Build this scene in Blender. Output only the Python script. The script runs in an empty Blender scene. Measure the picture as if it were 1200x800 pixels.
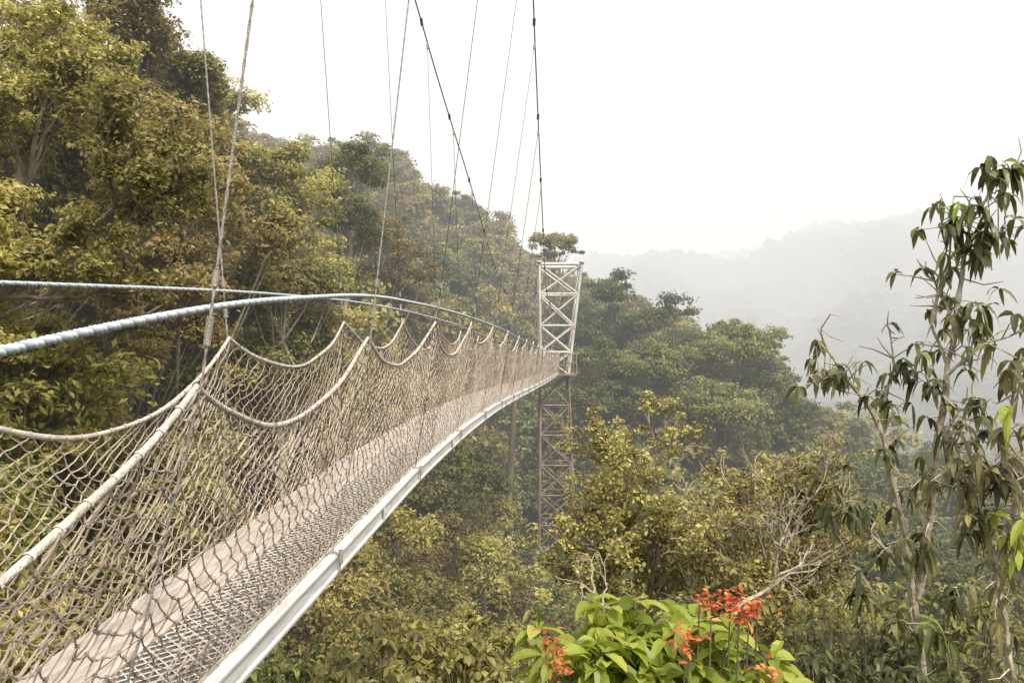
import bpy, math, numpy as np
from mathutils import Vector
SC=bpy.context.scene
F=933.3
def norm(v):
    v=np.asarray(v,float); return v/(np.linalg.norm(v,axis=-1,keepdims=True)+1e-9)
def W(px,py,d): return np.array([(px-600)/F*d,d,(400-py)/F*d])
# ------------------------------------------------------------- mesh builder
class MB:
    def __init__(s): s.v=[];s.q=[];s.t=[];s.m=[];s.n=0
    def add(s,v,q,tone=0.5,mat=0):
        v=np.asarray(v,float).reshape(-1,3);q=np.asarray(q,int).reshape(-1,4)
        s.v.append(v);s.q.append(q+s.n);s.n+=len(v)
        s.t.append(np.broadcast_to(np.asarray(tone,float),(len(q),)).copy())
        s.m.append(np.full(len(q),mat,int))
    def mesh(s,name,mats,smooth=False):
        v=np.concatenate(s.v);q=np.concatenate(s.q);t=np.concatenate(s.t);m=np.concatenate(s.m)
        me=bpy.data.meshes.new(name)
        me.vertices.add(len(v));me.vertices.foreach_set('co',v.ravel())
        me.loops.add(len(q)*4);me.loops.foreach_set('vertex_index',q.ravel())
        me.polygons.add(len(q));me.polygons.foreach_set('loop_start',np.arange(len(q))*4)
        try: me.polygons.foreach_set('loop_total',np.full(len(q),4))
        except Exception: pass
        for mt in mats: me.materials.append(mt)
        me.polygons.foreach_set('material_index',m)
        me.polygons.foreach_set('use_smooth',np.full(len(q),smooth))
        a=me.attributes.new('tone','FLOAT','FACE');a.data.foreach_set('value',t)
        me.update();me.validate()
        return me
def obj(name,me,parent=None):
    o=bpy.data.objects.new(name,me);SC.collection.objects.link(o)
    if parent: o.parent=parent
    return o
def empty(name):
    o=bpy.data.objects.new(name,None);SC.collection.objects.link(o);return o
def tube(mb,pts,rad,sides=6,tone=.5,mat=0):
    pts=np.asarray(pts,float);n=len(pts);rad=np.broadcast_to(np.asarray(rad,float),(n,))
    T=norm(np.gradient(pts,axis=0))
    ref=np.array([0,0,1.]) if abs(T[:,2]).mean()<.8 else np.array([1.,0,0])
    A=norm(np.cross(T,ref));B=np.cross(T,A)
    an=np.arange(sides)/sides*2*np.pi
    V=pts[:,None]+rad[:,None,None]*(np.cos(an)[None,:,None]*A[:,None]+np.sin(an)[None,:,None]*B[:,None])
    i=np.arange(n-1)[:,None]*sides;j=np.arange(sides)[None];k=(j+1)%sides
    Q=np.stack([i+j,i+k,i+sides+k,i+sides+j],-1)
    mb.add(V,Q,tone,mat)
def segs(mb,P0,P1,r,sides=4,tone=.5,mat=0):
    P0=np.asarray(P0,float).reshape(-1,3);P1=np.asarray(P1,float).reshape(-1,3);n=len(P0)
    T=norm(P1-P0);ref=np.where(np.abs(T[:,2:3])<.9,np.array([[0,0,1.]]),np.array([[1.,0,0]]))
    A=norm(np.cross(T,ref));B=np.cross(T,A)
    an=np.arange(sides)/sides*2*np.pi+.4
    R=r*(np.cos(an)[None,:,None]*A[:,None]+np.sin(an)[None,:,None]*B[:,None])
    V=np.concatenate([P0[:,None]+R,P1[:,None]+R],1)
    i=np.arange(n)[:,None]*2*sides;j=np.arange(sides)[None];k=(j+1)%sides
    Q=np.stack([i+j,i+k,i+sides+k,i+sides+j],-1)
    if np.ndim(tone)==1: tone=np.repeat(tone,sides)
    mb.add(V,Q,tone,mat)
def box(mb,a,b,tone=.5,mat=0):
    x0,y0,z0=a;x1,y1,z1=b
    v=[(x0,y0,z0),(x1,y0,z0),(x1,y1,z0),(x0,y1,z0),(x0,y0,z1),(x1,y0,z1),(x1,y1,z1),(x0,y1,z1)]
    mb.add(v,[(0,3,2,1),(4,5,6,7),(0,1,5,4),(1,2,6,5),(2,3,7,6),(3,0,4,7)],tone,mat)
def leafq(mb,rng,P,N,L,Wd,tone,mat=0):
    n=len(P);N=norm(N);T=norm(np.cross(N,rng.normal(size=(n,3))));B=np.cross(N,T)
    L=np.broadcast_to(L,(n,))[:,None];Wd=np.broadcast_to(Wd,(n,))[:,None]
    V=np.stack([P-T*L*.5,P+B*Wd*.5+N*L*.08,P+T*L*.5-N*L*.05,P-B*Wd*.5+N*L*.08],1)
    mb.add(V,np.arange(n*4).reshape(n,4),tone,mat)
def lance(mb,rng,P,D,L,Wd,tone,droop=.5,mat=0,up=None):
    n=len(P);D=norm(D);L=np.broadcast_to(L,(n,))[:,None];Wd=np.broadcast_to(Wd,(n,))[:,None]
    U=np.tile(np.array([[0,0,1.]]),(n,1))+rng.normal(0,.35,(n,3))
    S=norm(np.cross(D,U));Nn=norm(np.cross(S,D))
    ts=[0,.2,.5,.8,1.];ws=[.08,.75,1.,.7,.05]
    dr=np.broadcast_to(droop,(n,))[:,None]
    rows=[]
    for t,w in zip(ts,ws):
        c=P+D*L*t*(1-.35*np.minimum(dr,1)*t)+np.array([[0,0,-1.]])*L*dr*t*t
        rows+= [c-S*Wd*w*.5+Nn*Wd*w*.16, c, c+S*Wd*w*.5+Nn*Wd*w*.16]
    V=np.stack(rows,1)
    q=[]
    for r in range(4):
        for c in range(2): q.append((r*3+c,r*3+c+1,r*3+c+4,r*3+c+3))
    Q=(np.arange(n)[:,None,None]*15+np.array(q)[None])
    if np.ndim(tone)==1: tone=np.repeat(tone,8)
    mb.add(V,Q,tone,mat)
# ------------------------------------------------------------- materials
def newmat(name):
    m=bpy.data.materials.new(name);m.use_nodes=True;nt=m.node_tree;nt.nodes.clear();return m,nt
def ramp(nt,stops):
    r=nt.nodes.new('ShaderNodeValToRGB');e=r.color_ramp.elements
    while len(e)>1: e.remove(e[-1])
    e[0].position=stops[0][0];e[0].color=(*stops[0][1],1)
    for p,c in stops[1:]:
        x=e.new(p);x.color=(*c,1)
    return r
def leafmat(name,stops,hue=.025,val=.45,trans=.35,rough=.5):
    m,nt=newmat(name);N=nt.nodes;L=nt.links
    out=N.new('ShaderNodeOutputMaterial');a=N.new('ShaderNodeAttribute');a.attribute_name='tone'
    r=ramp(nt,stops);L.new(a.outputs['Fac'],r.inputs[0])
    oi=N.new('ShaderNodeObjectInfo');h=N.new('ShaderNodeHueSaturation')
    mr=N.new('ShaderNodeMapRange');mr.inputs[3].default_value=.5-hue*.8;mr.inputs[4].default_value=.5+hue*.8
    L.new(oi.outputs['Random'],mr.inputs[0]);L.new(mr.outputs[0],h.inputs['Hue'])
    m2=N.new('ShaderNodeMath');m2.operation='MULTIPLY';m2.inputs[1].default_value=7.31
    m3=N.new('ShaderNodeMath');m3.operation='FRACT';L.new(oi.outputs['Random'],m2.inputs[0]);L.new(m2.outputs[0],m3.inputs[0])
    mv=N.new('ShaderNodeMapRange');mv.inputs[3].default_value=1-val*.6;mv.inputs[4].default_value=1+val*.6
    L.new(m3.outputs[0],mv.inputs[0]);L.new(mv.outputs[0],h.inputs['Value']);L.new(r.outputs[0],h.inputs['Color'])
    p=N.new('ShaderNodeBsdfPrincipled');p.inputs['Roughness'].default_value=rough
    p.inputs['Specular IOR Level'].default_value=.4
    t=N.new('ShaderNodeBsdfTranslucent');mx=N.new('ShaderNodeMixShader');mx.inputs[0].default_value=trans
    L.new(h.outputs[0],p.inputs['Base Color'])
    h2=N.new('ShaderNodeHueSaturation');h2.inputs['Hue'].default_value=.49;h2.inputs['Value'].default_value=1.5
    L.new(h.outputs[0],h2.inputs['Color']);L.new(h2.outputs[0],t.inputs[0])
    L.new(p.outputs[0],mx.inputs[1]);L.new(t.outputs[0],mx.inputs[2]);L.new(mx.outputs[0],out.inputs[0])
    return m
def surfmat(name,stops,scale=5,rough=.7,metal=0,bump=.2,bscale=None,detail=4,stretch=(1,1,1)):
    m,nt=newmat(name);N=nt.nodes;L=nt.links
    out=N.new('ShaderNodeOutputMaterial');tc=N.new('ShaderNodeTexCoord');mp=N.new('ShaderNodeMapping')
    mp.inputs['Scale'].default_value=stretch
    L.new(tc.outputs['Object'],mp.inputs[0])
    n=N.new('ShaderNodeTexNoise');n.inputs['Scale'].default_value=scale;n.inputs['Detail'].default_value=detail
    n.inputs['Roughness'].default_value=.65
    L.new(mp.outputs[0],n.inputs['Vector']);r=ramp(nt,stops);L.new(n.outputs[0],r.inputs[0])
    p=N.new('ShaderNodeBsdfPrincipled');p.inputs['Roughness'].default_value=rough;p.inputs['Metallic'].default_value=metal
    L.new(r.outputs[0],p.inputs['Base Color'])
    if bump>0:
        n2=N.new('ShaderNodeTexNoise');n2.inputs['Scale'].default_value=bscale or scale*3;n2.inputs['Detail'].default_value=3
        L.new(mp.outputs[0],n2.inputs['Vector'])
        b=N.new('ShaderNodeBump');b.inputs['Strength'].default_value=bump;b.inputs['Distance'].default_value=.02
        L.new(n2.outputs[0],b.inputs['Height']);L.new(b.outputs[0],p.inputs['Normal'])
    L.new(p.outputs[0],out.inputs[0])
    return m
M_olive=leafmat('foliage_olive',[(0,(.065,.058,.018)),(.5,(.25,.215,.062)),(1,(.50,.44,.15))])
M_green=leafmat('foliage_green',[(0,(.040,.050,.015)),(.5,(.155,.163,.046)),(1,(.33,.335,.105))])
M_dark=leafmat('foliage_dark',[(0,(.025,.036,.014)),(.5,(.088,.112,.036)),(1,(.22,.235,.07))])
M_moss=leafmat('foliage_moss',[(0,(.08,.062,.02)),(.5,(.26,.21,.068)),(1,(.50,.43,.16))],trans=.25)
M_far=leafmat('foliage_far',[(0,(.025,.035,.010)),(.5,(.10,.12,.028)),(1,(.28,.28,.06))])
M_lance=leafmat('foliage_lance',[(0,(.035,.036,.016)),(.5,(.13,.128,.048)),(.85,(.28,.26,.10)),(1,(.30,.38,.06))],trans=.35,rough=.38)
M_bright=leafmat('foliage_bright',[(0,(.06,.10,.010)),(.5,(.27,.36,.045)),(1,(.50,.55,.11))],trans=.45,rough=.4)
M_flower=leafmat('flower_petals',[(0,(.45,.06,.03)),(.5,(.70,.17,.06)),(1,(.80,.38,.13))],hue=.01,trans=.4)
M_bark=surfmat('bark_brown',[(.3,(.08,.06,.04)),(.6,(.19,.155,.11)),(.8,(.33,.29,.22))],scale=4,bump=0,stretch=(1,1,.3))
M_pale=surfmat('bark_lichen',[(.3,(.14,.11,.07)),(.5,(.34,.295,.21)),(.7,(.52,.47,.37))],scale=9,bump=.5)
M_ground=surfmat('forest_floor',[(.3,(.012,.016,.007)),(.6,(.035,.04,.014)),(.8,(.06,.06,.024))],scale=.3,rough=.95,bump=0)
M_net=surfmat('net_cord',[(.3,(.21,.16,.12)),(.5,(.38,.31,.24)),(.75,(.56,.48,.395))],scale=3,rough=.9,bump=0)
M_rope=surfmat('edge_rope',[(.3,(.36,.32,.26)),(.5,(.56,.51,.43)),(.75,(.70,.65,.57))],scale=12,rough=.9,bump=.6,bscale=150)
M_alu=surfmat('aluminium_weathered',[(.3,(.50,.485,.47)),(.5,(.66,.65,.64)),(.75,(.80,.79,.78))],scale=6,rough=.42,metal=.25,bump=.1,stretch=(4,.6,4))
M_pink=surfmat('toe_board_wood',[(.3,(.28,.24,.21)),(.5,(.46,.405,.36)),(.75,(.64,.58,.53))],scale=7,rough=.6,bump=.3,stretch=(5,.5,5))
M_tread=surfmat('tread_grit',[(.3,(.05,.045,.04)),(.6,(.11,.10,.092)),(.8,(.20,.185,.17))],scale=20,rough=.9,bump=.5)
M_grip=surfmat('tread_mesh',[(.3,(.40,.37,.34)),(.6,(.62,.59,.55))],scale=20,rough=.5,metal=.15,bump=0)
M_wire=surfmat('steel_cable',[(.3,(.22,.195,.17)),(.6,(.37,.33,.295)),(.8,(.50,.45,.41))],scale=30,rough=.6,metal=.2,bump=.4,bscale=200)
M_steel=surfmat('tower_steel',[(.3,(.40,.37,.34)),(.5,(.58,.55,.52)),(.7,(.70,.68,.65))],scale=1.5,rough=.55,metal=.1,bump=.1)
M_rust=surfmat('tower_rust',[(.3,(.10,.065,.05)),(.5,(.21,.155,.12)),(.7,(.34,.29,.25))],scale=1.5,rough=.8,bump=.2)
def ropemat():
    m,nt=newmat('blue_laid_rope');N=nt.nodes;L=nt.links
    out=N.new('ShaderNodeOutputMaterial');a=N.new('ShaderNodeAttribute');a.attribute_name='tone'
    r=ramp(nt,[(0,(.70,.73,.74)),(.45,(.56,.62,.66)),(.6,(.36,.45,.53)),(1,(.34,.43,.51))]);L.new(a.outputs['Fac'],r.inputs[0])
    tc=N.new('ShaderNodeTexCoord');n=N.new('ShaderNodeTexNoise');n.inputs['Scale'].default_value=14;n.inputs['Detail'].default_value=5;L.new(tc.outputs['Object'],n.inputs['Vector'])
    mx=N.new('ShaderNodeMix');mx.data_type='RGBA';mx.blend_type='MULTIPLY';mx.inputs[0].default_value=.45
    L.new(r.outputs[0],mx.inputs[6]);L.new(n.outputs[0],mx.inputs[7])
    p=N.new('ShaderNodeBsdfPrincipled');p.inputs['Roughness'].default_value=.8
    L.new(mx.outputs[2],p.inputs['Base Color']);L.new(p.outputs[0],out.inputs[0]);return m
M_blue=ropemat()
# ------------------------------------------------------------- canopy table
cols=[-500,0,150,300,450,600,700,800,900,1050,1200,1600]
rows=[8,14,22,35,55,80,130,220,350,500,700,950]
T=np.array([
 # 8   14   22   35   55   80   130  220  350  500  700  950
 [ 0,   3,   9,  17,  24,  34,  50,  64,  60,  60,  60, 60],
 [-6,  -3,   7,13.5,  20,  28,  44,  54,  50,  50,  50, 50],
 [-8,  -7,   1,  12,  17,  25,  39,  46,  40,  40,  40, 40],
 [-9,  -8,  -5,   7,  12,  18,  34,  41,  30,  30,  30, 30],
 [-10,-9.5,-9,   -1,   5,  12,  33,  38,  10,  20,  30, 30],
 [-12,-10,-10,   -9,  -7,   0,  19,  16, -10,   0,  40, 60],
 [-12,-10,-10,   -9,  -7, 4.5,  10,  -5, -20,   5,  66, 88],
 [-12,-10,-10,   -9,  -6, 3.0,   3, -20, -25,   5,  72, 94],
 [-12,-10,-10,   -9,  -7,-2.5, -12, -35, -22,  18,  82, 106],
 [-12,-10,-9.5,  -9,  -8,-8.6, -22, -45, -15,  33, 106, 138],
 [-12,-10,-9.5, -10, -10, -11, -28, -50, -12,  42, 130, 158],
 [-12,-10,-9.5, -10, -12, -14, -34, -55,  -8,  55, 156, 195]],float)
caz=np.arctan((np.array(cols)-600)/F);ld=np.log(np.array(rows,float))
def canopy(x,y):
    x=np.asarray(x,float);y=np.asarray(y,float)
    az=np.clip(np.arctan2(x,y),caz[0],caz[-1]);d=np.hypot(x,y)*np.cos(np.clip(az,-.9,.9))
    l=np.clip(np.log(np.maximum(d,1)),ld[0],ld[-1])
    i=np.clip(np.searchsorted(caz,az)-1,0,len(caz)-2);j=np.clip(np.searchsorted(ld,l)-1,0,len(ld)-2)
    u=(az-caz[i])/(caz[i+1]-caz[i]);v=(l-ld[j])/(ld[j+1]-ld[j])
    z=(T[i,j]*(1-u)*(1-v)+T[i+1,j]*u*(1-v)+T[i,j+1]*(1-u)*v+T[i+1,j+1]*u*v)
    far=np.clip((np.hypot(x,y)-230)/250,0,1)
    az0=np.arctan2(x,y)
    return z+far*(7*np.sin(az0*25+d*.006)+4*np.sin(az0*47-d*.011)+4*np.sin(d*.03+az0*20))
def th(d): return np.interp(d,[8,14,22,35,80,200,900],[3,5,8,12,13,14,14])
def ground(x,y):
    return canopy(x,y)-th(np.hypot(x,y))
def terrain():
    na=260;rr=np.concatenate([[.5,3],np.geomspace(6,1600,170),[2600,4500]])
    an=np.linspace(-np.pi,np.pi,na+1)[:-1]
    R,A=np.meshgrid(rr,an,indexing='ij');X=R*np.sin(A);Y=R*np.cos(A)
    Z=ground(X,Y)+np.sin(X*.21+Y*.13)*.5+np.sin(X*.07-Y*.05)*1.0
    V=np.stack([X,Y,Z],-1).reshape(-1,3);i=np.arange(len(rr)-1)[:,None]*na;j=np.arange(na)[None];k=(j+1)%na
    mb=MB();mb.add(V,np.stack([i+j,i+k,i+na+k,i+na+j],-1));obj('forest_ground',mb.mesh('forest_ground',[M_ground],True))
terrain()
# ------------------------------------------------------------- tree prototypes
def perp(rng,d):
    v=rng.normal(size=3);v-=d*np.dot(v,d);return v/np.linalg.norm(v)
def puffs(mb,rng,C,R,n,L,Wd,mat=1,upb=.45,base_tone=None):
    C=np.asarray(C,float).reshape(-1,3);R=np.broadcast_to(np.asarray(R,float),(len(C),))
    idx=np.repeat(np.arange(len(C)),n);N=len(idx)
    D=norm(rng.normal(size=(N,3)));D[:,2]=np.where(D[:,2]<-.3,-D[:,2],D[:,2])
    rr=(.45+.6*rng.random(N)**.6)*np.where(rng.random(N)<.12,rng.uniform(1,1.35,N),1)
    ph=rng.random((len(C),3))*6.28
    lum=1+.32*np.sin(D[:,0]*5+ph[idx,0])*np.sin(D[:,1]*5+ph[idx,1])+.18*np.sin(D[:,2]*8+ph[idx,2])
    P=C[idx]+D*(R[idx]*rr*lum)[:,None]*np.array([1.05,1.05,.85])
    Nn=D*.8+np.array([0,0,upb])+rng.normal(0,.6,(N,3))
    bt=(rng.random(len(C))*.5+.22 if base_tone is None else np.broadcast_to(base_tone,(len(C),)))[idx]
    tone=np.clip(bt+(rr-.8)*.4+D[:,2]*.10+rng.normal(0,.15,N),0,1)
    s=rng.uniform(.6,1.35,N)
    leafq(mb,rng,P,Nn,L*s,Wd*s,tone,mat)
def proto(name,seed,H,R,npf,pr,n,L,Wd,fol,shape='round',bark=None,limbs=14,thick=.16):
    rng=np.random.default_rng(seed);mb=MB();C=[];RR=[]
    lob=[]
    nl=rng.integers(8,12)
    for k in range(nl):
        a=k*2.4+rng.uniform(-.5,.5);f=(k+.5)/nl
        if shape=='tall': z=H*(.35+.5*f);q=R*(.62-.35*f)*rng.uniform(.7,1.2)
        elif shape=='flat': z=H*rng.uniform(.70,.88);q=rng.uniform(.3,.7)*R
        else: z=H*rng.uniform(.42,.84);q=rng.uniform(.4,.74)*R*math.sqrt(max(.1,1-((z/H-.6)/.42)**2))
        lob.append((np.array([math.cos(a)*q,math.sin(a)*q,z]),R*rng.uniform(.22,.46)))
    lob.append((np.array([rng.uniform(-.1,.1)*R,rng.uniform(-.1,.1)*R,H*.87 if shape!='flat' else H*.9]),R*.34))
    for _ in range(npf):
        c,lr=lob[rng.integers(len(lob))]
        d=norm(rng.normal(size=3));d[2]=abs(d[2])*.9-.3
        p=c+norm(d)*lr*rng.uniform(.45,1.15)*np.array([1,1,1.0 if shape!='flat' else .5])
        p[2]=min(p[2],H-.3)
        C.append(p);RR.append(pr*rng.uniform(.5,1.4))
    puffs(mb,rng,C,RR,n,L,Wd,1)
    tz=np.linspace(-10,H*.8,9);tr=np.cumsum(rng.normal(0,.12,(9,2)),0)*.6
    tp=np.column_stack([tr-tr[3],tz]);tube(mb,tp,np.linspace(thick*1.5,thick*.4,9),7,.5,0)
    for c,lr in lob+[(C[i],0) for i in rng.integers(0,len(C),limbs)]:
        k=rng.integers(4,8);s=tp[k];m=s*.5+c*.5+np.array([0,0,-.4])+rng.normal(0,.25,3)
        t=np.linspace(0,1,6)[:,None];pp=s*(1-t)**2+2*m*t*(1-t)+c*t*t
        tube(mb,pp,np.linspace(thick*.45,thick*.08,6),5,.5,0)
    return mb.mesh(name,[bark or M_bark,fol])
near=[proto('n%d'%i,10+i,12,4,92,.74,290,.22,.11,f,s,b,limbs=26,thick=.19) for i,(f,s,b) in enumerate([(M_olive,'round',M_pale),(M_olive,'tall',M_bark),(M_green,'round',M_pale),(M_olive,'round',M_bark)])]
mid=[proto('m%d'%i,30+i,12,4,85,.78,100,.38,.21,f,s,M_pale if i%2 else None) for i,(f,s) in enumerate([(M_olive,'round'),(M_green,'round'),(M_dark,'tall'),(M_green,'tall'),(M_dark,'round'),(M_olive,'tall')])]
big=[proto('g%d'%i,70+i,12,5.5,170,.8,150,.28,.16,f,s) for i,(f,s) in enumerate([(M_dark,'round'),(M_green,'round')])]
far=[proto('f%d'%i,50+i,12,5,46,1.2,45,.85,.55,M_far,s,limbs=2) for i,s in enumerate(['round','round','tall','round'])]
rng=np.random.default_rng(5)
def bridge_x(y): return -1.8+.0917*y
hero=[(205,118,25,3.7,0),(60,110,23,2.6,1),(330,150,33,3.4,1),(405,165,42,3.0,2),(-40,210,17,2.6,0),
      (235,60,46,4.5,3),(440,245,50,3.5,0),(330,290,27,2.6,2),(150,250,21,2.4,3),(120,0,40,4.5,0),(-20,-60,34,5,3)]
def place(me,name,top,s,parent=None,sz=1.0,H=12):
    o=obj(name,me,parent);o.scale=(s,s,s*sz);o.location=(top[0],top[1],top[2]-H*s*sz);o.rotation_euler=(rng.normal(0,.04),rng.normal(0,.04),rng.uniform(0,6.28));return o
for px,py,d,R,k in hero:
    place(near[k],'broadleaf_tree',W(px,py,d),R/4)
for px,py,d,s,k in [(715,322,72,.95,0),(795,350,68,1.0,0),(858,372,64,.85,1),(755,395,60,.8,1),(700,400,58,.7,0),(905,430,62,.8,0),(830,440,56,.8,1)]:
    place(big[k],'rainforest_tree',W(px,py,d),s)
forest=empty('hillside_forest');farf=empty('distant_forest');under=empty('valley_forest')
cnt=0
def bigleaf(name,seed,fol):
    r=np.random.default_rng(seed);mb=MB();C=[]
    for _ in range(80):
        a=r.uniform(0,6.28);q=2.4*math.sqrt(r.random());z=6-.25*q*q+r.uniform(-1.6,.2);C.append([q*math.cos(a),q*math.sin(a),z])
    C=np.array(C)
    n=30;idx=np.repeat(np.arange(len(C)),n);N=len(idx)
    cc=C[idx]+r.normal(0,.25,(N,3));D=norm(r.normal(size=(N,3))*np.array([1,1,.6])+np.array([0,0,.15]))
    lance(mb,r,cc+D*.05,D,r.uniform(.16,.32,N),r.uniform(.08,.13,N),np.clip(r.normal(.5,.22,N),0,1),.35,1)
    for c in C:
        m=np.array([c[0]*.3,c[1]*.3,2.5]);t=np.linspace(0,1,6)[:,None];s=np.array([0,0,-1.])
        tube(mb,s*(1-t)**2+2*m*t*(1-t)+c*t*t,np.linspace(.07,.012,6),5,.5,0)
    return mb.mesh(name,[M_bark,fol])
bl=[bigleaf('b0',71,M_green),bigleaf('b1',72,M_olive),bigleaf('b2',73,M_dark)]
d=13.
while d<240:
    sp=np.interp(d,[13,25,60,130,240],[2.6,4.2,5.2,6.4,7.5]);
    az=-.74
    while az<.74:
        a=az+rng.uniform(-.3,.3)*sp/d;dd=d+rng.uniform(-.4,.4)*sp;az+=sp/d
        x=dd*math.sin(a);y=dd*math.cos(a);px=600+F*math.tan(a)
        z=float(canopy(x,y))+rng.uniform(-3.4,.9)*min(1,d/60+.3)
        bx=abs(x-bridge_x(y))
        if bx<5 and y<47: z=min(z,-6.5)
        if y<14 and abs(x)<4: continue
        if 600<px<1300 and y<24 and z>-8: z=-8
        if math.hypot(x-2.8,y-46)<2.2: continue
        if math.hypot(x-2.8,y-46)<4.5 or (abs(px-640)<62 and 26<y<45): z=min(z,-.225*y-1.2)
        if dd<24 and px>230:
            me=bl[rng.integers(3)];s=rng.uniform(.75,1.15);place(me,'forest_tree',(x,y,z),s,under,H=6);cnt+=1;continue
        if dd<44: me=near[[0,1,2,3,1][rng.integers(5)]] if px<500 else near[[0,2,3,2][rng.integers(4)]]
        elif px<620: me=mid[rng.choice(6,p=[.32,.22,.06,.10,.06,.24])]
        else: me=mid[rng.choice(6,p=[.15,.3,.15,.1,.2,.1])]
        s=sp/5.0*rng.uniform(.75,1.3)
        s=max(s,.7)
        place(me,'forest_tree',(x,y,z),s,forest if px<700 else under,sz=rng.uniform(.9,1.2));cnt+=1
    d+=sp*.85
d=240.
while d<980:
    sp=np.interp(d,[240,500,980],[9,11,17]);az=-.12
    while az<.72:
        a=az+rng.uniform(-.35,.35)*sp/d;dd=d+rng.uniform(-.45,.45)*sp;az+=sp/d
        x=dd*math.sin(a);y=dd*math.cos(a)
        z=float(canopy(x,y))+rng.uniform(-4,5)
        place(far[rng.integers(4)],'far_tree',(x,y,z),sp/8*rng.uniform(.7,1.4),farf);cnt+=1
    d+=sp*.9
print('trees',cnt)
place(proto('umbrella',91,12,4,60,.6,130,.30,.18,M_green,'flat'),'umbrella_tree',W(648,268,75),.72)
# ------------------------------------------------------------- branching trees
def grow(mb,r,p,d,L,rad,lev,tips,spread=.75,up=.12,wob=.3,nk=(2,4),shrink=.68,sides=6):
    n=5;pts=[p];cur=p;dd=d
    for i in range(n):
        dd=norm(dd+r.normal(0,wob,3)*.5+np.array([0,0,up*.4]));cur=cur+dd*L/n;pts.append(cur)
    tube(mb,pts,np.linspace(rad,rad*.62,n+1),sides,.5,0)
    if lev<=1:
        for q in pts[2:]: tips.append((q,dd))
    if lev==0: return
    for k in range(r.integers(nk[0],nk[1]+1)):
        q=pts[r.integers(2,n+1)]
        grow(mb,r,q,norm(dd+perp(r,dd)*spread*r.uniform(.6,1.3)),L*shrink*r.uniform(.8,1.2),rad*.55,lev-1,tips,spread,up,wob,nk,shrink,max(4,sides-1))
    grow(mb,r,pts[-1],dd,L*shrink,rad*.6,lev-1,tips,spread,up,wob,nk,shrink,max(4,sides-1))
def branchy(name,seed,base,dirv,L,rad,lev,fol=None,bark=M_pale,pr=.25,n=40,leafL=.1,leafW=.05,frac=1.,**kw):
    r=np.random.default_rng(seed);mb=MB();tips=[]
    grow(mb,r,np.array(base,float),norm(dirv),L,rad,lev,tips,**kw)
    if fol:
        C=np.array([t[0] for t in tips]);C=C[r.random(len(C))<frac]
        puffs(mb,r,C,pr*r.uniform(.6,1.4,len(C)),n,leafL,leafW,1)
    return obj(name,mb.mesh(name,[bark,fol or bark]))
branchy('mossy_tree',3,W(825,880,15),(0,0,1),2.6,.12,4,M_moss,pr=.16,n=22,frac=.5,leafL=.085,leafW=.05,spread=.75,up=.2)
branchy('mossy_tree',8,W(755,830,17),(-.05,0,1),2.6,.10,4,M_moss,pr=.17,n=24,frac=.55,leafL=.09,leafW=.055,spread=.75)
branchy('mossy_tree',12,W(880,860,13),(.1,0,1),1.8,.08,4,M_moss,pr=.14,n=14,frac=.32,leafL=.08,leafW=.05,spread=.8)
branchy('dead_tree',21,W(860,720,11),(.35,0,1),.9,.035,4,None,spread=.8,wob=.6,up=.05,nk=(1,3))
branchy('dead_tree',22,W(735,720,10.5),(-.3,0,1),.6,.03,3,None,spread=.9,wob=.6,up=.05,nk=(1,3))
branchy('dead_tree',24,W(915,690,13),(-.1,0,1),1.2,.035,4,None,spread=.8,wob=.5,up=.1,nk=(1,3))
branchy('airy_tree',31,W(20,300,20),(.1,0,1),2.7,.15,4,M_olive,M_bark,pr=.30,n=34,leafL=.14,leafW=.075,spread=.8,up=.2,frac=.8)
branchy('airy_tree',32,W(-60,420,16),(.3,0,1),2.7,.14,4,M_olive,M_bark,pr=.3,n=30,leafL=.13,leafW=.07,spread=.8,frac=.7)
branchy('airy_tree',35,W(150,240,27),(0,0,1),2.8,.15,4,M_olive,M_bark,pr=.30,n=32,leafL=.15,leafW=.08,spread=.8,frac=.75)
branchy('airy_tree',36,W(255,260,31),(0,0,1),2.5,.13,4,M_olive,M_pale,pr=.34,n=32,leafL=.17,leafW=.09,spread=.8,frac=.8)
mb=MB();tube(mb,[W(598,760,42),W(597,690,42),W(595,600,42),W(600,520,42),W(603,470,42)],[.24,.22,.19,.17,.13],8)
obj('bare_trunk',mb.mesh('bare_trunk',[M_bark],True))
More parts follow.
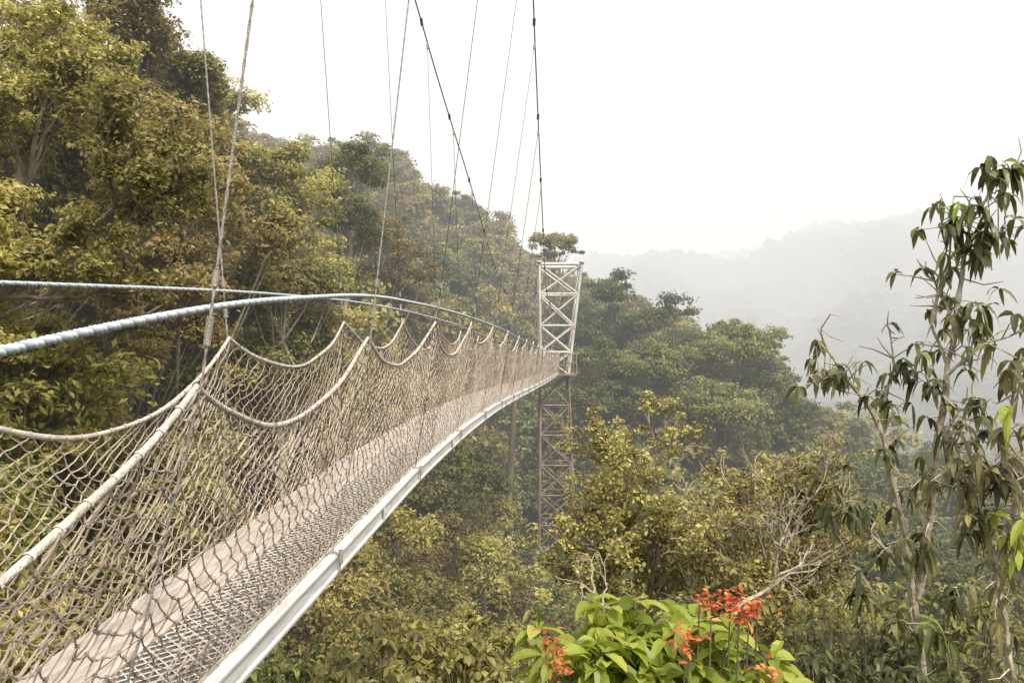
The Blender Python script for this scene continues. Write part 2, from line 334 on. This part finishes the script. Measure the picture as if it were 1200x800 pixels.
def lance_tree(name,lines,whorls,seed,Lf=.2,wf=.062):
    r=np.random.default_rng(seed);mb=MB()
    for ln,r0,r1 in lines:
        P=np.array([W(*q) for q in ln]);n=len(P);t=np.linspace(0,n-1,n*5)
        Q=np.column_stack([np.interp(t,np.arange(n),P[:,k]) for k in range(3)])
        Q[1:-1]+=r.normal(0,.014,(len(Q)-2,3));Q[1:-1]=(Q[:-2]+Q[2:]+2*Q[1:-1])/4
        tube(mb,Q,np.linspace(r0,r1,len(Q))*(1+.15*r.normal(size=len(Q))),7,.5,0)
        for k in range(int(len(Q)*1.3)):
            s=Q[r.integers(3,len(Q))];dv=norm(r.normal(size=3)+[0,0,.4]);l=r.uniform(.06,.35)
            tube(mb,[s,s+dv*l*.6,s+dv*l+r.normal(0,.03,3)],[.008,.006,.003],4,.5,0)
            if r.random()<.35:
                m=4;D=norm(r.normal(size=(m,3))*np.array([1,1,.5]));lance(mb,r,np.tile(s+dv*l,(m,1)),D,Lf*r.uniform(.5,1,m),wf*r.uniform(.7,1.1,m),np.clip(r.normal(.5,.2,m),0,.9),r.uniform(.5,1.2,m),1)
    for (px,py,d,n) in whorls:
        c=W(px,py,d)
        for b in range(4):
            cc=c+r.normal(0,.07,3);m=max(3,n//4)
            tube(mb,[c+r.normal(0,.01,3),(c+cc)/2+[0,0,.01],cc],[.006,.005,.004],4,.5,0)
            D=norm(r.normal(size=(m,3))*np.array([1,1,.5])+np.array([0,0,-.1]))
            tn=np.clip(r.normal(.45,.22,m),0,.85)
            if r.random()<.08: tn[:]=1
            lance(mb,r,np.tile(cc,(m,1)),D,Lf*r.uniform(.6,1.15,m),wf*r.uniform(.7,1.2,m),tn,r.uniform(.4,1.4,m),1)
    obj(name,mb.mesh(name,[M_pale,M_lance]))
D0=7.5
lance_tree('lance_leaf_tree',[
 ([(1095,900,D0),(1078,780,D0),(1070,690,D0),(1060,620,D0),(1045,560,D0),(1030,495,D0),(1000,450,D0),(975,420,D0),(962,385,D0)],.045,.010),
 ([(1075,700,D0),(1090,600,7.4),(1098,520,7.3),(1112,430,7.3),(1122,370,7.3),(1128,310,7.3),(1135,265,7.2),(1158,222,7.2),(1195,190,7.1)],.04,.009),
 ([(1122,380,7.3),(1100,340,7.4),(1085,320,7.5)],.018,.006),
 ([(1112,430,7.3),(1090,380,7.4),(1112,300,7.4),(1118,230,7.4)],.018,.005),
 ([(1110,440,7.3),(1150,405,7.1),(1205,385,7.0)],.02,.008),
 ([(1045,560,D0),(1035,480,7.8),(1048,430,7.9),(1040,380,8)],.022,.007),
 ([(1000,450,D0),(985,460,7.5),(950,440,7.4)],.012,.005),
 ([(1130,310,7.3),(1160,290,7.2),(1178,262,7.1)],.014,.006),
 ([(1070,680,D0),(1030,640,7.3),(1005,600,7.2),(985,590,7.1)],.02,.008),
 ([(1098,520,7.3),(1125,480,7.2),(1150,470,7.1)],.016,.006)],
 [(1182,212,7.1,28),(1165,205,7.1,16),(1130,262,7.2,24),(1150,285,7.1,24),(1175,270,7.1,16),(1112,255,7.3,12),(1128,375,7.2,28),(1145,365,7.2,16),
  (1062,425,7.8,20),(1045,470,7.7,14),(1068,440,7.8,12),(1150,470,7.1,16),(985,595,7.1,20),(1010,600,7.2,12),(1040,640,7.3,20),(1080,640,7.4,24),(1020,690,7.3,24),(1060,730,7.2,30),(1100,740,7.1,30),(1120,690,7.2,24),(1085,560,7.3,14),(975,440,7.5,8)],41)
lance_tree('lance_leaf_tree',[
 ([(1200,930,6),(1188,800,6),(1175,720,6),(1165,660,6),(1150,600,6),(1135,560,6),(1120,520,6)],.03,.010),
 ([(1165,660,6),(1190,590,5.9),(1180,530,5.9),(1185,480,5.9),(1200,420,5.9)],.022,.008),
 ([(1190,590,5.9),(1215,560,5.8),(1230,500,5.8)],.02,.008)],
 [(1190,420,5.9,26),(1195,450,5.9,20),(1120,520,6,24),(1140,560,6,32),(1165,545,5.9,28),(1185,560,5.9,30),(1155,600,6,28),(1190,610,5.9,24),(1130,600,6,20),(1195,660,6,18),(1180,500,5.9,20)],42,Lf=.18,wf=.056)
def shrub(name,seed,c,ext,nw,Lf,wf,fol,npl=9,tone=(.45,.2),droop=.5):
    r=np.random.default_rng(seed);mb=MB();c=np.array(c,float);
    for _ in range(nw):
        p=c+np.clip(r.normal(0,.5,3),-1,1)*ext
        root=np.array([c[0]*.25+p[0]*.75,c[1]*.25+p[1]*.75,c[2]-ext[2]-2.])+r.normal(0,.15,3)
        t=np.linspace(0,1,6)[:,None];m=(root+p)/2+r.normal(0,.15,3)
        tube(mb,root*(1-t)**2+2*m*t*(1-t)+p*t*t,np.linspace(.014,.004,6),5,.5,0)
        D=norm(r.normal(size=(npl,3))*np.array([1,1,.5])+np.array([0,0,.2]))
        lance(mb,r,np.tile(p,(npl,1))+D*.02,D,Lf*r.uniform(.6,1.2,npl),wf*r.uniform(.7,1.2,npl),np.clip(r.normal(tone[0],tone[1],npl),0,.97),droop,1)
    obj(name,mb.mesh(name,[M_bark,fol]))
shrub('understory_shrub',51,W(1040,800,7.5),(1.3,.9,.45),230,.17,.055,M_lance)
shrub('understory_shrub',52,W(1090,740,9.5),(1.6,1.0,.6),240,.16,.055,M_green)
shrub('understory_shrub',53,W(520,775,11),(1.6,1.5,.4),200,.20,.085,M_olive)
shrub('understory_shrub',54,W(360,800,12),(1.3,1.4,.5),150,.18,.09,M_green)
shrub('understory_shrub',56,W(950,760,11),(1.4,1.4,.6),220,.16,.065,M_olive)
shrub('flame_flower_bush',61,W(765,772,5.2),(.74,.4,.30),110,.24,.095,M_bright,8,(.6,.25),.4)
r=np.random.default_rng(62);mb=MB();par=bpy.data.objects['flame_flower_bush']
for px,py,sc,n in [(856,705,.8,34),(878,714,.8,30),(834,708,.75,24),(866,724,.7,20),(808,742,.8,20),(803,760,.7,14),(648,762,.8,22),(655,785,.8,20),(640,745,.6,10),(903,788,.7,18),(888,706,.6,14),(820,700,.6,12)]:
    c=W(px,py,4.75);tube(mb,[c-[0,-.05,.4],c-[0,-.02,.15],c],[.006,.005,.004],5,.0,1)
    D=norm(r.normal(size=(n,3))*np.array([1.2,.9,.4])+np.array([0,0,.4]))
    lance(mb,r,np.tile(c,(n,1))+r.normal(0,.035,(n,3)),D,.09*sc*r.uniform(.6,1.2,n),.03*r.uniform(.7,1.2,n),np.clip(r.normal(.55,.3,n),0,1),.3,0)
obj('flowers',mb.mesh('flowers',[M_flower,M_bark]),par)
# ------------------------------------------------------------- bridge
zd=np.array([-3,0,2.4,4.7,7.1,9.8,13,16,21,30,38.8,45]);zz=np.array([-1.75,-1.58,-1.42,-1.28,-1.13,-1.06,-1.06,-1.12,-1.25,-1.48,-1.66,-1.75])
_x=np.linspace(-4,46,1001);_z=np.interp(_x,zd,zz);kk=np.exp(-np.linspace(-2,2,61)**2);kk/=kk.sum();_z=np.convolve(np.pad(_z,30,'edge'),kk,'valid')
def dz(y): return np.interp(y,_x,_z)
def xr(y): return -1.478+.0917*np.asarray(y,float)
WD=.62
def xl(y): return xr(y)-WD
Y0,Y1=-2.0,44.6
ST=np.arange(.1,44.5,2.3)
BR=empty('suspension_footbridge')
def ext(mb,prof,ys,side,tone=.5,mat=0):
    ys=np.asarray(ys);n=len(prof);V=np.array([[ [side(y)+a,y,dz(y)+b] for a,b in prof] for y in ys])
    i=np.arange(len(ys)-1)[:,None]*n;j=np.arange(n)[None];k=(j+1)%n
    mb.add(V,np.stack([i+j,i+k,i+n+k,i+n+j],-1),tone,mat)
ys=np.arange(Y0,Y1,.25)
mb=MB()
ext(mb,[(-.05,.025),(.012,.025),(.018,.018),(.018,.006),(.006,0),(.006,-.075),(.018,-.082),(.018,-.095),(-.05,-.095),(-.05,-.08),(-.012,-.075),(-.012,.006),(-.05,.01)],ys,xr)
ext(mb,[(0,.02),(.055,.02),(.055,.01),(.014,.006),(.014,-.075),(.055,-.08),(.055,-.09),(0,-.09)],ys,xl)
for y in np.arange(Y0+.1,Y1,.3):
    segs(mb,[[xl(y)+.01,y,dz(y)-.045]],[[xr(y)-.01,y,dz(y)-.045]],.018,6)
for y in np.arange(Y0+1.9,Y1,3.0):
    box(mb,(float(xr(y))+.0085,y-.14,float(dz(y))-.07),(float(xr(y))+.0145,y+.14,float(dz(y))-.006))
    for k in(-.1,-.04,.04,.1):
        p=np.array([float(xr(y))+.014,y+k,float(dz(y))-.038]);segs(mb,[p],[p+[.008,0,0]],.009,6)
obj('ladder_rails',mb.mesh('ladder_rails',[M_alu]),BR)
mb=MB();ext(mb,[(.06,0),(.075,0),(.005,.135),(-.008,.13)],ys,xl)
ext(mb,[(.075,-.004),(.15,-.004),(.15,-.02),(.075,-.02)],ys,xl)
obj('toe_board',mb.mesh('toe_board',[M_pink]),BR)
mb=MB();ext(mb,[(.155,-.012),(WD-.055,-.012),(WD-.055,-.028),(.155,-.028)],ys,xl);obj('tread_plank',mb.mesh('tread_plank',[M_tread]),BR)
mb=MB();a0,a1=.158,WD-.057;nx=11
ny=int((Y1-Y0)/.035)
I,J=np.meshgrid(np.arange(nx),np.arange(ny),indexing='ij')
def gp(i,j):
    y=Y0+j*.035;x=xl(y)+a0+(a1-a0)*i/nx;return np.stack([x,y,dz(y)-.006],-1)
ev=((I+J)%2==0)
A=gp(I,J);B=gp(I+1,J+1);C=gp(I+1,J);D=gp(I,J+1)
segs(mb,A[ev],B[ev],.0042,4);segs(mb,C[~ev],D[~ev],.0042,4)
obj('grip_mesh',mb.mesh('grip_mesh',[M_grip]),BR)
def topz(y,side):
    y=np.asarray(y,float);h=np.interp(y,[0,2.4,4.7,7,9.3,16,45],[1.28,1.29,1.30,1.31,1.30,1.24,1.2])
    ph=((y-.1)/2.3)%1.0
    k=np.floor((y-.1)/2.3);sagk=.29+.05*np.sin(k*2.3+side)
    return dz(y)+h-sagk*4*ph*(1-ph)
def topx(y,side):
    y=np.asarray(y,float);ph=((y-.1)/2.3)%1.0;s=4*ph*(1-ph)
    lean=np.interp(y,[0,2.4,4.7,7,14,45],[.40,.31,.20,.16,.14,.12]) if side>0 else -np.interp(y,[0,4.7,14,45],[.06,.0,.07,.08])
    return (xr(y)+lean-.05*s) if side>0 else (xl(y)+lean+.03*s)
def netp(y,v,side):
    y=np.asarray(y,float);v=np.asarray(v,float)
    bx=xr(y)-.045 if side>0 else xl(y)-.012
    bz=dz(y)+.034 if side>0 else dz(y)-.06
    x=bx+(topx(y,side)-bx)*v;z=bz+(topz(y,side)-bz)*v
    bul=np.sin(v*np.pi)*.05*(1+.6*np.sin(y*2.1+side));x=x+side*bul*.6
    return np.stack([x,y,z],-1)
for side,nm in((1,'net_right'),(-1,'net_left')):
    r=np.random.default_rng(77+side);mb=MB();cw=.050;nr=30;nc=int((Y1+1.2)/cw)
    I,J=np.meshgrid(np.arange(nc+1),np.arange(nr+1),indexing='ij')
    yy=-1.2+I*cw+r.normal(0,.007,I.shape)+.03*np.sin(J*.5+I*.05)+.02*np.sin(J*.9-I*.13);vv=np.clip(J/nr+r.normal(0,.004,I.shape)+.008*np.sin(I*.21+J*.4),0,1)
    vv[:,0]=0;vv[:,-1]=1
    P=netp(yy,vv,side);P+=r.normal(0,.005,P.shape)
    ev=((I[:-1,:-1]+J[:-1,:-1])%2==0)
    a,b,c,d_=P[:-1,:-1],P[1:,1:],P[1:,:-1],P[:-1,1:]
    for s0,s1 in((a[ev],b[ev]),(c[~ev],d_[~ev])):
        m=s0[:,1]<9
        M1=(s0[m]+s1[m])/2-[0,0,.005]+r.normal(0,.0015,(m.sum(),3));segs(mb,s0[m],M1,.0029,5);segs(mb,M1,s1[m],.0029,5)
        segs(mb,s0[~m],s1[~m],.0026,4)
    K=P[((I+J)%2==0)];K=K[K[:,1]<8];
    segs(mb,K-[0,.006,0],K+[0,.006,0],.0055,5);segs(mb,K-[0,.0,.006],K+[0,0,.006],.0052,5)
    obj(nm,mb.mesh(nm,[M_net]),BR)
    mb=MB();ys2=np.arange(-1.2,Y1,.05);P=netp(ys2,np.ones_like(ys2),side)
    P[:,0]+=.004*np.sin(ys2*9+side);P[:,2]+=.004*np.sin(ys2*7.3)
    rr=.0105*(1+.10*np.sin(ys2*120))
    tube(mb,P,rr,8)
    kx=np.arange(4,len(ys2)-1,2)
    segs(mb,P[kx]-(P[kx+1]-P[kx])*.09,P[kx]+(P[kx+1]-P[kx])*.09,.0145,7)
    Pb=netp(ys2,np.zeros_like(ys2),side);tube(mb,Pb,.007,6)
    obj('edge_rope',mb.mesh('edge_rope',[M_rope],True),BR)
for side in(1,-1):
    ys3=np.arange(-1.5,44.8,.02)
    zz3=dz(ys3)+np.interp(ys3,[-1.5,.6,1.6,2.4,4.7,7.1,10,16,25,45],[1.30,1.38,1.455,1.53,1.56,1.44,1.33,1.2,1.1,1.05] if side>0 else [1.66,1.64,1.63,1.61,1.58,1.50,1.42,1.3,1.15,1.08])
    zz3=np.convolve(np.pad(zz3,40,'edge'),np.ones(81)/81,'valid')
    xx=topx(ys3,side)*1.0;xx=np.convolve(np.pad(xx,60,'edge'),np.ones(121)/121,'valid')+side*.02
    P=np.column_stack([xx,ys3,zz3]);Tn=norm(np.gradient(P,axis=0));A=norm(np.cross(Tn,[0,0,1]));B=np.cross(Tn,A)
    mb=MB()
    R0=.0115 if side>0 else .009
    for s in range(3):
        ph=ys3/.06*2*np.pi+s*2.094
        tube(mb,P+R0*.5*(np.cos(ph)[:,None]*A+np.sin(ph)[:,None]*B),R0*.66,6,[.1,.3,.9][s])
    obj('handrail_rope',mb.mesh('handrail_rope',[M_blue],True),BR)
def cz(y):
    y=np.asarray(y,float);return 4.6-.267*(y-10.7)+.0114*(y-10.7)*(y-22.5)+.35*np.exp(-((y-16)/4)**2)
def cx(y,side):
    y=np.asarray(y,float)
    return xr(y)+np.interp(y,[0,2.4,4.7,10.7,15.8,22.5,45],[2.0,1.5,1.05,.78,.6,.38,.3]) if side>0 else xl(y)-np.interp(y,[0,4.7,7,10.7,45],[1.0,.6,.45,.2,.2])
for side in(1,-1):
    mb=MB();ys4=np.arange(-4,45.6,.3);P=np.column_stack([cx(ys4,side),ys4,cz(ys4)])
    for k in range(3): P[1:-1]=(P[:-2]+P[2:]+2*P[1:-1])/4
    tube(mb,P,.0105,7)
    obj('main_cable',mb.mesh('main_cable',[M_wire],True),BR)
    mb=MB()
    for y in ST:
        b=netp(y,0.,side);b=np.array([b[0]+side*.012,y,dz(y)-.07]);t=np.array([cx(y,side),y,cz(y)]);m=netp(y,1.,side)+[side*.012,0,0]
        u=float((m[2]-b[2])/(t[2]-b[2]));
        pts=[b,b*(1-.5)+m*.5+[side*.015,0,0],m,t]
        rad=.0034 if y<6 else (.0030 if y<12 else .004)
        for ss in range(2):
            n=int(np.linalg.norm(t-b)/.02) if y<6 else 12
            q=np.linspace(0,1,n);
            Q=np.column_stack([np.interp(q,[0,u*.5,u,1],[p[k] for p in pts]) for k in range(3)])
            if y<6:
                Q=Q+.0022*np.column_stack([np.cos(q*n*1.1+ss*3.14),np.sin(q*n*1.1+ss*3.14),0*q])
            tube(mb,Q,rad,5)
        L_=np.linalg.norm(t-m)
        for f,l,rr in((1-.1/L_,.08,.016),(.12/L_,.09,.011),(.3/L_,.05,.010)):
            p=m+(t-m)*f;q=m+(t-m)*(f+l/L_);segs(mb,[p],[q],rr,7)
        bb=np.array([float(xr(y))+.0,y,float(dz(y))]) if side>0 else np.array([float(xl(y)),y,float(dz(y))])
        a=np.linspace(0,6.28,13);R=np.column_stack([bb[0]-side*.012+.045*np.cos(a),0*a+y,bb[2]-.035+.08*np.sin(a)]);tube(mb,R,.007,6)
        p=bb+[side*.036,0,.02];segs(mb,[p-[0,0,.05]],[p+[0,0,.03]],.014,7)
        for k in range(10):
            f=(k+.5)/10;p=netp(y,f,side);segs(mb,[p-[0,.012,.012]],[p+[side*.014,.012,.012]],.006,5,.5,1)
    for y in np.arange(2,44,2.3):
        p=np.array([cx(y,side),y,cz(y)]);segs(mb,[p-[0,.06,-.02]],[p+[0,.06,-.02]],.022,7)
    obj('hangers',mb.mesh('hangers',[M_wire,M_net]),BR)
# ------------------------------------------------------------- tower
TW=empty('lattice_tower')
def corner(z,ix,iy):
    xL=np.interp(z,[-20,-1.8,4.4],[1.5,1.62,1.55]);xR=np.interp(z,[-20,-1.8,4.4],[3.9,3.2,3.95])
    yf=45.0;yb=np.interp(z,[-20,-1.8,4.4],[47.2,46.6,46.9]);return np.array([xL if ix==0 else xR,yf if iy==0 else yb,z])
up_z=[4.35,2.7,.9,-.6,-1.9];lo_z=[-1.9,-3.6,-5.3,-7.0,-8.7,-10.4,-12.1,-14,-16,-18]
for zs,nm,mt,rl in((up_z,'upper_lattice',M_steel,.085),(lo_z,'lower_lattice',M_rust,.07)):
    mb=MB();cs=[(0,0),(1,0),(1,1),(0,1)]
    for a,b in zip(zs[:-1],zs[1:]):
        for c in cs: segs(mb,[corner(a,*c)],[corner(b,*c)],rl,8)
        for i in range(4):
            c0,c1=cs[i],cs[(i+1)%4]
            segs(mb,[corner(a,*c0)],[corner(b,*c1)],rl*.62,6);segs(mb,[corner(a,*c1)],[corner(b,*c0)],rl*.62,6)
            segs(mb,[corner(a,*c0)],[corner(a,*c1)],rl*.7,6)
    if nm[0]=='u':
        for i in range(4): segs(mb,[corner(4.35,*cs[i])+[0,0,.02]],[corner(4.35,*cs[(i+1)%4])+[0,0,.02]],.1,8)
        for c in cs:
            p=corner(4.35,*c);box(mb,p-[.14,.14,-.08],p+[.14,.14,.2])
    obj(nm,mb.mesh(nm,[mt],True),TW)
mb=MB();box(mb,(1.4,44.5,-1.92),(3.6,46.9,-1.84))
for z in(-1.2,-.7):
    for p,q in(((1.4,44.5,z),(1.4,46.9,z)),((3.6,44.5,z),(3.6,46.9,z)),((1.4,46.9,z),(3.6,46.9,z)),((2.9,44.5,z),(3.6,44.5,z))): segs(mb,[p],[q],.03,6)
for p in((1.4,44.5),(3.6,44.5),(3.6,46.9),(1.4,46.9),(2.9,44.5)): segs(mb,[(*p,-1.9)],[(*p,-.68)],.035,6)
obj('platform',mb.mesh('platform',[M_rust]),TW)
# ------------------------------------------------------------- mist banks, self-glowing in place of scattered light
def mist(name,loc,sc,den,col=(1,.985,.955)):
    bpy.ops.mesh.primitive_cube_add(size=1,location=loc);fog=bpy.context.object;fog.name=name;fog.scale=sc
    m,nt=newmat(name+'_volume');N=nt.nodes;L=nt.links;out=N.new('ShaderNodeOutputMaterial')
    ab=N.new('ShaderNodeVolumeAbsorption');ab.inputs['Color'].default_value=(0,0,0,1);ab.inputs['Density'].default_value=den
    em=N.new('ShaderNodeEmission');em.inputs['Color'].default_value=(*col,1);em.inputs['Strength'].default_value=den*1.02  # haze glow is emission, standing in for daylight scattered in the air
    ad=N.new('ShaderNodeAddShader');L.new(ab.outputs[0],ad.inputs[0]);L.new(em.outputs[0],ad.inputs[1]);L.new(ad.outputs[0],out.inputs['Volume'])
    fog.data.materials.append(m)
mist('valley_mist_glow',(0,14+1500,-20),(6000,3000,500),.0019)
mist('valley_mist_glow',(0,260+1400,-22),(5900,2800,480),.0011)
# ------------------------------------------------------------- world, sun, camera
w=bpy.data.worlds.new('World');SC.world=w;w.use_nodes=True;nt=w.node_tree;nt.nodes.clear()
s=nt.nodes.new('ShaderNodeTexSky');s.sky_type='NISHITA';s.sun_disc=False;el=math.radians(52);az=math.radians(150)
s.sun_elevation=el;s.sun_rotation=az;s.dust_density=4;s.air_density=1.0
bg=nt.nodes.new('ShaderNodeBackground');bg.inputs[1].default_value=.12;o=nt.nodes.new('ShaderNodeOutputWorld')
b2=nt.nodes.new('ShaderNodeBackground');b2.inputs[0].default_value=(1,.985,.955,1);b2.inputs[1].default_value=1.8
mx=nt.nodes.new('ShaderNodeMixShader');mx.inputs[0].default_value=.85
nt.links.new(s.outputs[0],bg.inputs[0]);nt.links.new(bg.outputs[0],mx.inputs[1]);nt.links.new(b2.outputs[0],mx.inputs[2]);nt.links.new(mx.outputs[0],o.inputs[0])
ld_=bpy.data.lights.new('sun','SUN');ld_.energy=4.3;ld_.angle=math.radians(9);ld_.color=(1,.92,.80)
lo=bpy.data.objects.new('sun',ld_);SC.collection.objects.link(lo)
dv=Vector((math.sin(az)*math.cos(el),math.cos(az)*math.cos(el),math.sin(el)));lo.rotation_euler=dv.to_track_quat('Z','Y').to_euler()
cd=bpy.data.cameras.new('camera');cd.lens=28;cd.sensor_width=36;cd.clip_start=.05;cd.clip_end=9000
co=bpy.data.objects.new('camera',cd);SC.collection.objects.link(co);co.rotation_euler=(math.radians(90),0,0);SC.camera=co
SC.view_settings.view_transform='Standard';SC.view_settings.look='None';SC.view_settings.exposure=0
